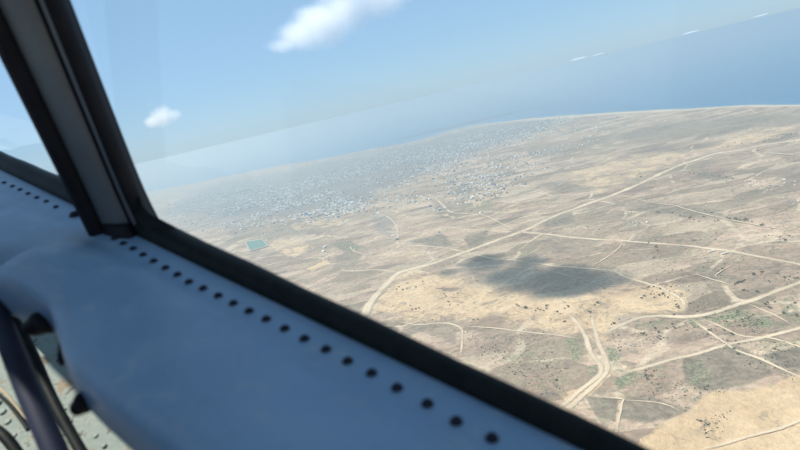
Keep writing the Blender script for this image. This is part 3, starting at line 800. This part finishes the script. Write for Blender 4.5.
# materials of the cabin
def cabin_paint():
    mm, nt, bs = mat('blue_grey_cabin_paint')
    tc = N(nt, 'ShaderNodeTexCoord').outputs['Object']
    n = noise_n(nt, tc, 5, 5, .6); n2 = noise_n(nt, tc, 32, 5, .65); sp = noise_n(nt, tc, 420, 2, .5)
    mp = N(nt, 'ShaderNodeMapping'); mp.inputs['Rotation'].default_value = (.3, .5, .9); mp.inputs['Scale'].default_value = (9, 160, 160)
    nt.links.new(tc, mp.inputs['Vector']); scr = noise_n(nt, mp.outputs[0], 1, 3, .5)
    c = mixc(nt, ramp(nt, n, .3, .7), (.165, .275, .42), (.20, .325, .475))
    c = mixc(nt, mth(nt, 'MULTIPLY', ramp(nt, n2, .5, .72), .45), c, (.31, .385, .44))      # chalky dust
    c = mixc(nt, mth(nt, 'MULTIPLY', ramp(nt, n2, .44, .30), .35), c, (.13, .22, .33))      # hand-worn, greasy
    c = mixc(nt, mth(nt, 'MULTIPLY', ramp(nt, scr, .70, .76), .35), c, (.42, .46, .50))     # scuffs
    c = mixc(nt, mth(nt, 'MULTIPLY', ramp(nt, sp, .66, .74), .3), c, (.07, .09, .12))
    nt.links.new(c, bs.inputs['Base Color'])
    nt.links.new(lin(nt, n2, .3, .7, .35, .62), bs.inputs['Roughness'])
    bump(nt, bs, mth(nt, 'ADD', mth(nt, 'MULTIPLY', n2, .5), mth(nt, 'MULTIPLY', sp, .2)), .25, .0012)
    return mm
M_PAINT = cabin_paint()
M_RUBBER = plain('black_rubber', (.008, .011, .010), .6, .3, 60, bmp=.0005, bscale=400, spec=.12)
M_SCREW = plain('dark_screw', (.012, .014, .022), .5, .3, 300, spec=.15)
M_POST = plain('grey_post_paint', (.13, .145, .155), .5, .12, 12, bmp=.0004, bscale=300)
M_POSTD = plain('dark_post_trim', (.012, .012, .016), .6, .2, 30, spec=.12)
M_NAVY = plain('navy_tube_paint', (.018, .032, .085), .5, .15, 20, spec=.2)
M_TUBE = plain('dark_tube_paint', (.016, .022, .045), .6, .2, 20, spec=.2)
M_SHELL = plain('cabin_lining', (.66, .68, .67), .85, .1, 5)

# --- sill: a formed panel from the glazing line to a rolled inner lip, with a swelling on it
inner_px = [(-60, 292), (-20, 306), (10, 318), (40, 328), (57, 336), (63, 350), (70, 380), (84, 406), (106, 430), (134, 455), (190, 500), (300, 590), (520, 760)]
inner = sorted(pix_on(*p, h=-.034) for p in inner_px)
it = np.array([p[0] for p in inner]); iw = np.array([p[1] for p in inner])
def inner_w(t): return float(np.interp(t, it, iw))
T0, T1 = -1.6, .95
NT, NW = 230, 40
def bumpy(t, w):
    z = .026 * math.exp(-((t - .03) / .075) ** 2 - ((w - .085) / .05) ** 2)
    z -= .034 * math.exp(-((t + .05) / .035) ** 2 - ((w - .13) / .05) ** 2)
    z += .014 * math.exp(-((t + .16) / .06) ** 2 - ((w - .16) / .05) ** 2)
    z += .010 * math.exp(-((t - .55) / .35) ** 2 - ((w - .10) / .08) ** 2) - .004 * max(0, 1 - abs(w - .012) / .02)
    z += .003 * (float(vnoise(np.array([t * 7.]), np.array([w * 9.]), 5)[0]) - .5)
    return z * min(1, max(0, (w + .02) / .03))
V = []; F = []
ws = np.concatenate([np.linspace(-.06, 0, 6), np.linspace(.008, 1, NW)])
rows = []
for i in range(NT):
    t = T0 + (T1 - T0) * i / (NT - 1)
    iwv = max(.06, inner_w(t)) - .016
    row = []
    for w in np.linspace(-.036, iwv, NW):
        row.append((w, bumpy(t, w)))
    hb = row[-1][1]
    for a in np.linspace(12, 95, 8):                      # rolled lip, a short drop and the return underneath
        row.append((iwv + .016 * math.sin(R_(a)), hb - .016 * (1 - math.cos(R_(a)))))
    wl, hl = row[-1]
    row += [(wl, -.030), (wl - .004, -.034), (wl - .03, -.034)]
    rows.append([cp(t, w, h) for w, h in row])
nr = len(rows[0])
for r_ in rows: V.extend(r_)
F = [(i * nr + j, i * nr + j + 1, (i + 1) * nr + j + 1, (i + 1) * nr + j) for i in range(NT - 1) for j in range(nr - 1)]
sill = part('window_sill', V, F, M_PAINT)
sill['label'] = 'blue grey painted metal sill with a row of dark screws'

# --- screws along the sill
def screw_geo(r, h):
    bm = bmesh.new()
    bmesh.ops.create_cone(bm, cap_ends=True, segments=14, radius1=r, radius2=r * .72, depth=h)
    for v in bm.verts: v.co.z += h / 2
    top = max(bm.faces, key=lambda f: f.calc_center_median().z)
    bmesh.ops.inset_individual(bm, faces=[top], thickness=r * .25)
    for v in top.verts: v.co.z -= h * .5
    me = bpy.data.meshes.new('screw'); bm.to_mesh(me); bm.free(); me.materials.append(M_SCREW)
    return me
SCREW = screw_geo(.0044, .0022)
fr = Matrix.Identity(4)
for i, a in enumerate((Dv, Wv, nv)):
    wv = cam2w(*a)
    for k in range(3): fr[k][i] = wv[k]
RIV = [(115.1, 241.7), (124, 246.6), (134, 251.9), (143.8, 258.1), (154.4, 264.3), (166.2, 271), (178, 277.7), (189.6, 285), (203.8, 291.7), (218.9, 299.2), (234, 307), (249.8, 315), (266.9, 323.2), (285.4, 332.7), (305, 342.8), (326.5, 353.3), (348, 365), (371.9, 377), (397.3, 391.8), (427.6, 408), (456.4, 425.8), (491.8, 442.9)]
RIVL = [(-5, 180), (4.7, 184.2), (13, 188), (20.5, 191.4), (28.6, 195.4), (37.3, 199.5), (47, 203.5), (56.6, 209.2)]
def add_screw(t, w, sc=1.0):
    o = bpy.data.objects.new('screw', SCREW); COL.objects.link(o); o.parent = sill
    o.matrix_local = CINV @ (Matrix.Translation(cp(t, w, bumpy(t, w) + .0002)) @ fr @ Matrix.Scale(sc, 4))
for p in RIV:
    add_screw(*pix_on(*p, h=-.003))
for k in (22, 23, 24, 25, 26, 27):
    add_screw(.025 * k, 0.0)
for p in RIVL: add_screw(*pix_on(*p, h=-.003), sc=.9)
add_screw(*pix_on(76, 215.5), sc=2.0)

# --- glazing gasket along the foot of both panes
prof = [(-.050, -.008), (-.028, -.008), (-.027, .000), (-.0285, .006), (-.033, .0105), (-.040, .0122), (-.046, .0110), (-.050, .006)]
ts = np.linspace(T0 - .02, T1, 60)
V = []
for t in ts:                                               # the strip is squeezed flatter towards the cabin end
    k_ = min(1.5, max(.55, 1.38 - .95 * t))
    V.extend(cp(t, -.028 + (w + .028) * k_, h * k_ + .0006 * math.sin(t * 37)) for w, h in prof)
n8 = len(prof)
F = [(i * n8 + k, i * n8 + (k + 1) % n8, (i + 1) * n8 + (k + 1) % n8, (i + 1) * n8 + k) for i in range(59) for k in range(n8)] + [tuple(range(n8)), tuple(59 * n8 + k for k in range(n8))]
gas = part('window_gasket', V, F, M_RUBBER)
gas['label'] = 'thick black rubber strip along the foot of the window'

# --- window post
def px_at(px, py, z): return np.array([(px - 400) / FPX * z, -(py - 225) / FPX * z, z])
b0, b1 = px_at(96, 262, .735), px_at(9, 0, .60)            # axis of the post, foot and where the picture ends
ax = (b1 - b0)
foot_c = px_at(104, 232, .725)
edges_foot = {'l': px_at(58, 186, .72), 'r': px_at(152, 226, .715)}
pl = [(px_at(92, 236, .725), px_at(-27, 0, .60)), (px_at(147, 224, .712), px_at(60, 0, .60))]    # left and right edge lines
def post_pt(u, s, d):
    """u across (0 left edge, 1 right edge), s along (0 foot, 1 top of the picture), d towards the cabin"""
    lf = pl[0][0] + (pl[0][1] - pl[0][0]) * s; rg = pl[1][0] + (pl[1][1] - pl[1][0]) * s
    ac = rg - lf
    n_ = np.cross(ac, pl[0][1] - pl[0][0]); n_ /= np.linalg.norm(n_)
    if n_[2] > 0: n_ = -n_
    q = lf + ac * u + n_ * d
    return cam2w(*q)
def post_strip(name, prof, material, s0=-.16, s1=1.7, n=26, flare=0.0, parent=None):
    V = []; k = len(prof)
    for i in range(n):
        s = s0 + (s1 - s0) * i / (n - 1)
        fl = flare * math.exp(-max(0, s) / .10)
        for (u, d) in prof:
            uu = u + fl * (1 if u > .5 else -1)
            V.append(post_pt(uu, s, d))
    F = [(i * k + j, i * k + (j + 1) % k, (i + 1) * k + (j + 1) % k, (i + 1) * k + j) for i in range(n - 1) for j in range(k)]
    F += [tuple(range(k)), tuple((n - 1) * k + j for j in range(k))]
    return part(name, V, F, material, parent)
post = post_strip('window_post', [(.10, -.02), (.90, -.02), (.93, .0), (.89, .007), (.86, .010), (.81, .008), (.79, .002), (.75, .002), (.72, .008), (.60, .010), (.45, .009), (.33, .006), (.27, .003), (.14, .002)], M_POST, flare=.03)
post['label'] = 'grey raked post between the two panes'
post_strip('post_gasket', [(0, -.02), (.28, -.02), (.32, .004), (.30, .012), (.20, .017), (.08, .013), (.01, .004)], M_POSTD, flare=0.0, parent=post)
post_strip('post_gasket', [(.84, -.02), (1.0, -.02), (1.01, .0), (.98, .010), (.92, .013), (.875, .010), (.85, .004)], M_POSTD, flare=.07, parent=post)
post_strip('post_seam', [(.735, .000), (.80, .000), (.80, .0055), (.735, .0055)], M_POSTD, parent=post)
# corner fillet where the post gasket runs into the sill gasket
V = []; 
fil = [(139, 194), (143, 205), (149, 213), (160, 219), (176, 227)]
fil_o = [(132, 210), (136, 222), (146, 232), (160, 238), (176, 243)]
for k_, dz in ((0, .006), (1, -.010)):
    for (px_, py_) in fil: V.append(cam2w(*px_at(px_, py_, .70 - (px_ - 139) * .0008 - dz)))
    for (px_, py_) in fil_o: V.append(cam2w(*px_at(px_, py_, .695 - (px_ - 139) * .0008 - dz)))
n5 = 5; F = []
for k_ in (0, 10):
    for i in range(4): F.append((k_ + i, k_ + i + 1, k_ + n5 + i + 1, k_ + n5 + i))
for i in range(4): F += [(i, i + 1, 10 + i + 1, 10 + i), (5 + i, 5 + i + 1, 15 + i + 1, 15 + i)]
F += [(0, 5, 15, 10), (4, 9, 19, 14)]
part('corner_gasket', V, F, M_RUBBER, parent=gas, bevel=.003)
# foot of the post: dark moulded boot
V = []; kk = 20
for (rr, hh) in ((1.22, -.004), (1.16, .004), (1.02, .010), (.9, .013)):
    for k in range(kk):
        a = 2 * math.pi * k / kk
        tt, ww = pix_on(113, 229)
        V.append(cp(tt + .044 * rr * math.cos(a) , ww + .013 * rr * math.sin(a), hh))
F = [(i * kk + j, i * kk + (j + 1) % kk, (i + 1) * kk + (j + 1) % kk, (i + 1) * kk + j) for i in range(3) for j in range(kk)] + [tuple(60 + j for j in range(kk))]
part('post_boot', V, F, M_POSTD, parent=post)

# --- panes: flat glass standing on the gasket line, a little scattered dust on them
mg = bpy.data.materials.new('window_glass'); mg.use_nodes = True
nt = mg.node_tree; nt.nodes.clear()
out = N(nt, 'ShaderNodeOutputMaterial'); tr = N(nt, 'ShaderNodeBsdfTransparent'); gl = N(nt, 'ShaderNodeBsdfGlossy'); df = N(nt, 'ShaderNodeBsdfTranslucent')
tr.inputs[0].default_value = (.965, .985, .99, 1); gl.inputs['Roughness'].default_value = .02
df.inputs[0].default_value = (.8, .8, .8, 1)
tc = N(nt, 'ShaderNodeTexCoord').outputs['Object']
lw = N(nt, 'ShaderNodeLayerWeight'); lw.inputs['Blend'].default_value = .5
fz_ = lin(nt, mth(nt, 'POWER', lw.outputs['Facing'], 5.0), 0, 1, .02, .55)
m1 = N(nt, 'ShaderNodeMixShader'); m2 = N(nt, 'ShaderNodeMixShader')
dust = lin(nt, noise_n(nt, tc, 9, 6, .65), .35, .75, .004, .022)
nt.links.new(dust, m1.inputs[0]); nt.links.new(tr.outputs[0], m1.inputs[1]); nt.links.new(df.outputs[0], m1.inputs[2])
nt.links.new(fz_, m2.inputs[0]); nt.links.new(m1.outputs[0], m2.inputs[1]); nt.links.new(gl.outputs[0], m2.inputs[2])
nt.links.new(m2.outputs[0], out.inputs['Surface'])
tp_ = pix_on(113, 229)[0]
HW = .52
def pane(t0, t1):
    V = [cp(t0, -.043, .004), cp(t1, -.043, .004), cp(t1, -.043, HW), cp(t0, -.043, HW)]
    return part('window_pane', V, [(0, 1, 2, 3)], mg, smooth=False)
big_pane = pane(tp_ + .012, T1); pane(T0 - .1, tp_ - .012)

# --- cabin shell round the eye point: ceiling, back wall, head rail over the panes
def slab(name, t0, t1, w0, w1, h0, h1, material, parent=None):
    V = [cp(t, w, h) for h in (h0, h1) for w in (w0, w1) for t in (t0, t1)]
    F = [(0, 1, 3, 2), (4, 6, 7, 5), (0, 4, 5, 1), (2, 3, 7, 6), (0, 2, 6, 4), (1, 5, 7, 3)]
    return part(name, V, F, material, parent, smooth=False, bevel=.006)
slab('head_rail', T0 - .2, T1 + .2, -.08, .03, .50, .58, M_POST)
slab('ceiling_panel', -1.22, T1 + .3, .03, .40, .53, .56, M_SHELL)  # unseen; inner edge placed to keep the sun off the sill
slab('cabin_floor', -1.12, T1 + .5, .25, 1.6, -1.0, -.96, plain('floor_mat', (.22, .21, .20), .9, .2, 8))
slab('center_beam', -1.22, T1 + .3, .40, .425, .52, .57, M_POST)
slab('shade_wall', -1.12, T1 + .5, 1.0, 1.04, -.96, -.05, M_NAVY)  # unseen dark wall, added to keep light off the sill lip

# --- seat-shaped blocks out of view, added to shade the cabin side of the sill
M_SHADE_SEAT = plain('shade_seat_cloth', (.035, .04, .05), .9, .2, 40, spec=.2)
slab('shade_seat_cushion', -.35, .42, .50, 1.0, -.42, -.28, M_SHADE_SEAT)
slab('shade_seat_backrest', .42, .54, .48, 1.0, -.40, .36, M_SHADE_SEAT)
slab('shade_seat_side', -.35, .42, .46, .50, -.60, .10, M_SHADE_SEAT)

# --- below the sill: stained pale green riveted structure of the cabin side, seen in the gap
mgv, nt, bs = mat('worn_green_metal')
tc = N(nt, 'ShaderNodeTexCoord').outputs['Object']
n1 = noise_n(nt, tc, 14, 6, .65, .8); n2 = noise_n(nt, tc, 60, 5, .65); n3 = noise_n(nt, tc, 160, 3, .6)
c = mixc(nt, ramp(nt, n2, .3, .7), (.17, .205, .18), (.25, .28, .245))
c = mixc(nt, ramp(nt, n1, .54, .64), c, (.22, .165, .105))
c = mixc(nt, mth(nt, 'MULTIPLY', ramp(nt, n2, .55, .66), .85), c, (.075, .06, .042))
c = mixc(nt, mth(nt, 'MULTIPLY', ramp(nt, n3, .62, .72), .6), c, (.27, .26, .225))
nt.links.new(c, bs.inputs['Base Color']); bs.inputs['Roughness'].default_value = .7; bs.inputs['Specular IOR Level'].default_value = .1
bump(nt, bs, n2, .3, .002)
q0 = px_at(60, 390, .98)
e1 = Dv; en = nv * .94 + Wv * .34; en /= np.linalg.norm(en); e2 = np.cross(en, e1)
def sp_(a, b, h=0.0): return cam2w(*(q0 + e1 * a + e2 * b + en * h))
NA, NB = 40, 30
V = [sp_(-.45 + .9 * i / (NA - 1), -.35 + .7 * j / (NB - 1), .006 * (float(vnoise(np.array([i * .35]), np.array([j * .35]), 8)[0]) - .5)) for i in range(NA) for j in range(NB)]
F = [(i * NB + j, i * NB + j + 1, (i + 1) * NB + j + 1, (i + 1) * NB + j) for i in range(NA - 1) for j in range(NB - 1)]
skin = part('side_panel', V, F, mgv)
skin['label'] = 'stained pale green metal panel with rivets in the gap below the sill'
def pix_sp(px, py, h=0.0):
    r = np.array([(px - 400) / FPX, -(py - 225) / FPX, 1.0])
    z = ((q0 + en * h) @ en) / (r @ en)
    q = r * z - q0
    return q @ e1, q @ e2
RV = bpy.data.meshes.new('rivet')
bm = bmesh.new(); bmesh.ops.create_uvsphere(bm, u_segments=12, v_segments=7, radius=.0058)
for v in bm.verts: v.co.z *= .4
bm.to_mesh(RV); bm.free(); RV.materials.append(plain('rivet_paint', (.24, .27, .235), .6, .15, 80, spec=.2)); RV.polygons.foreach_set('use_smooth', [True] * len(RV.polygons))
fr2 = Matrix.Identity(4)
for i, a in enumerate((e1, np.cross(en, e1), en)):
    wv = cam2w(*a)
    for k in range(3): fr2[k][i] = wv[k]
for (px_, py_, s) in ((41, 361, 1), (45, 370, 1), (49, 379, 1), (54, 388, 1), (58, 396, 1), (33, 329, 1), (36, 344, .8), (64, 410, 1), (70, 422, 1), (3, 412, 1.3), (8, 422, 1.3), (-2, 403, 1.3), (14, 436, 1.2), (96, 436, .9), (104, 446, .9)):
    a, b = pix_sp(px_, py_)
    o = bpy.data.objects.new('rivet', RV); COL.objects.link(o); o.parent = skin
    o.matrix_local = CINV @ (Matrix.Translation(sp_(a, b, .001)) @ fr2 @ Matrix.Scale(s * .8, 4))
def tube(pix, zs, rad, name, material, parent=None, nseg=14, steps=30):
    P = np.array([px_at(p[0], p[1], z) for p, z in zip(pix, zs)])
    Q = np.vstack([2 * P[0] - P[1], P, 2 * P[-1] - P[-2]]); out_ = []
    for i in range(1, len(Q) - 2):
        t = np.linspace(0, 1, steps, endpoint=False)[:, None]
        out_.append(.5 * (2 * Q[i] + (Q[i + 1] - Q[i - 1]) * t + (2 * Q[i - 1] - 5 * Q[i] + 4 * Q[i + 1] - Q[i + 2]) * t ** 2 + (3 * Q[i] - Q[i - 1] - 3 * Q[i + 1] + Q[i + 2]) * t ** 3))
    C = np.vstack(out_ + [P[-1:]]); T = np.gradient(C, axis=0); T /= np.linalg.norm(T, axis=1)[:, None]
    V = []
    for c_, t_ in zip(C, T):
        a = np.cross(t_, [0, 0, 1.]); a /= np.linalg.norm(a); b = np.cross(t_, a)
        for k in range(nseg):
            an = 2 * math.pi * k / nseg
            V.append(cam2w(*(c_ + (a * math.cos(an) + b * math.sin(an)) * rad)))
    n = len(C)
    F = [(i * nseg + k, i * nseg + (k + 1) % nseg, (i + 1) * nseg + (k + 1) % nseg, (i + 1) * nseg + k) for i in range(n - 1) for k in range(nseg)]
    F += [tuple(range(nseg)), tuple((n - 1) * nseg + k for k in range(nseg))]
    return part(name, V, F, material, parent)
strut = tube([(-30, 250), (-14, 290), (6, 335), (26, 385), (50, 440), (80, 510)], [.62, .60, .57, .54, .51, .48], .0105, 'support_tube', M_TUBE)
strut['label'] = 'navy blue tube slanting across the gap below the sill'
tube([(14, 318), (32, 352), (52, 398), (78, 446), (110, 500)], [.80, .76, .71, .665, .62], .0065, 'cable_conduit', M_RUBBER)
tube([(-10, 380), (8, 396), (22, 414), (34, 432)], [.80, .78, .76, .74], .0018, 'brass_edge_strip', plain('brass_strip', (.38, .30, .16), .5, .2, 40))
tube([(-12, 386), (7, 402), (20, 418), (28, 430)], [.79, .77, .75, .73], .0025, 'black_wire', M_RUBBER)
tube([(-12, 424), (6, 438), (24, 462)], [.76, .74, .72], .007, 'black_hose', M_RUBBER)
# dark knob and clamp on the lip of the sill
def lump(px, py, z, r, name):
    bm = bmesh.new(); bmesh.ops.create_icosphere(bm, subdivisions=3, radius=1)
    c_ = px_at(px, py, z); V = []
    for v in bm.verts:
        p = np.array(v.co); q = p * np.array(r) * (1 + .12 * math.sin(p[0] * 4 + p[1] * 3))
        V.append(cam2w(*(c_ + q)))
    F = [tuple(v.index for v in f.verts) for f in bm.faces]; bm.free()
    return part(name, V, F, M_POSTD, sill)
lump(82, 404, .445, (.0075, .0085, .010), 'lip_knob')
lump(42, 324, .56, (.016, .011, .015), 'lip_clamp')
lump(64, 352, .51, (.004, .012, .008), 'lip_clip')

# ------------------------------------------------------------------ haze: the air itself
zlo = float(min(GZ.min(), -ALT)) - 1.0
S = HORIZON_R + 8000.0
bm = bmesh.new(); bmesh.ops.create_cube(bm, size=1.0)
ztop = 4.0
for v in bm.verts: v.co = Vector((v.co.x * 2 * S, v.co.y * 2 * S, zlo if v.co.z < 0 else ztop))
me = bpy.data.meshes.new('haze'); bm.to_mesh(me); bm.free()
hz_o = bpy.data.objects.new('haze', me); COL.objects.link(hz_o)
mh = bpy.data.materials.new('haze_air'); mh.use_nodes = True
nt = mh.node_tree; nt.nodes.clear()
out = N(nt, 'ShaderNodeOutputMaterial'); pv = N(nt, 'ShaderNodeVolumePrincipled')
pv.inputs['Color'].default_value = (.64, .755, .80, 1)
pv.inputs['Density'].default_value = 1.25e-4
pv.inputs['Anisotropy'].default_value = .40
nt.links.new(pv.outputs[0], out.inputs['Volume'])
me.materials.append(mh)
tag(hz_o, 'pale blue haze thickening towards the horizon', 'haze', kind='stuff')
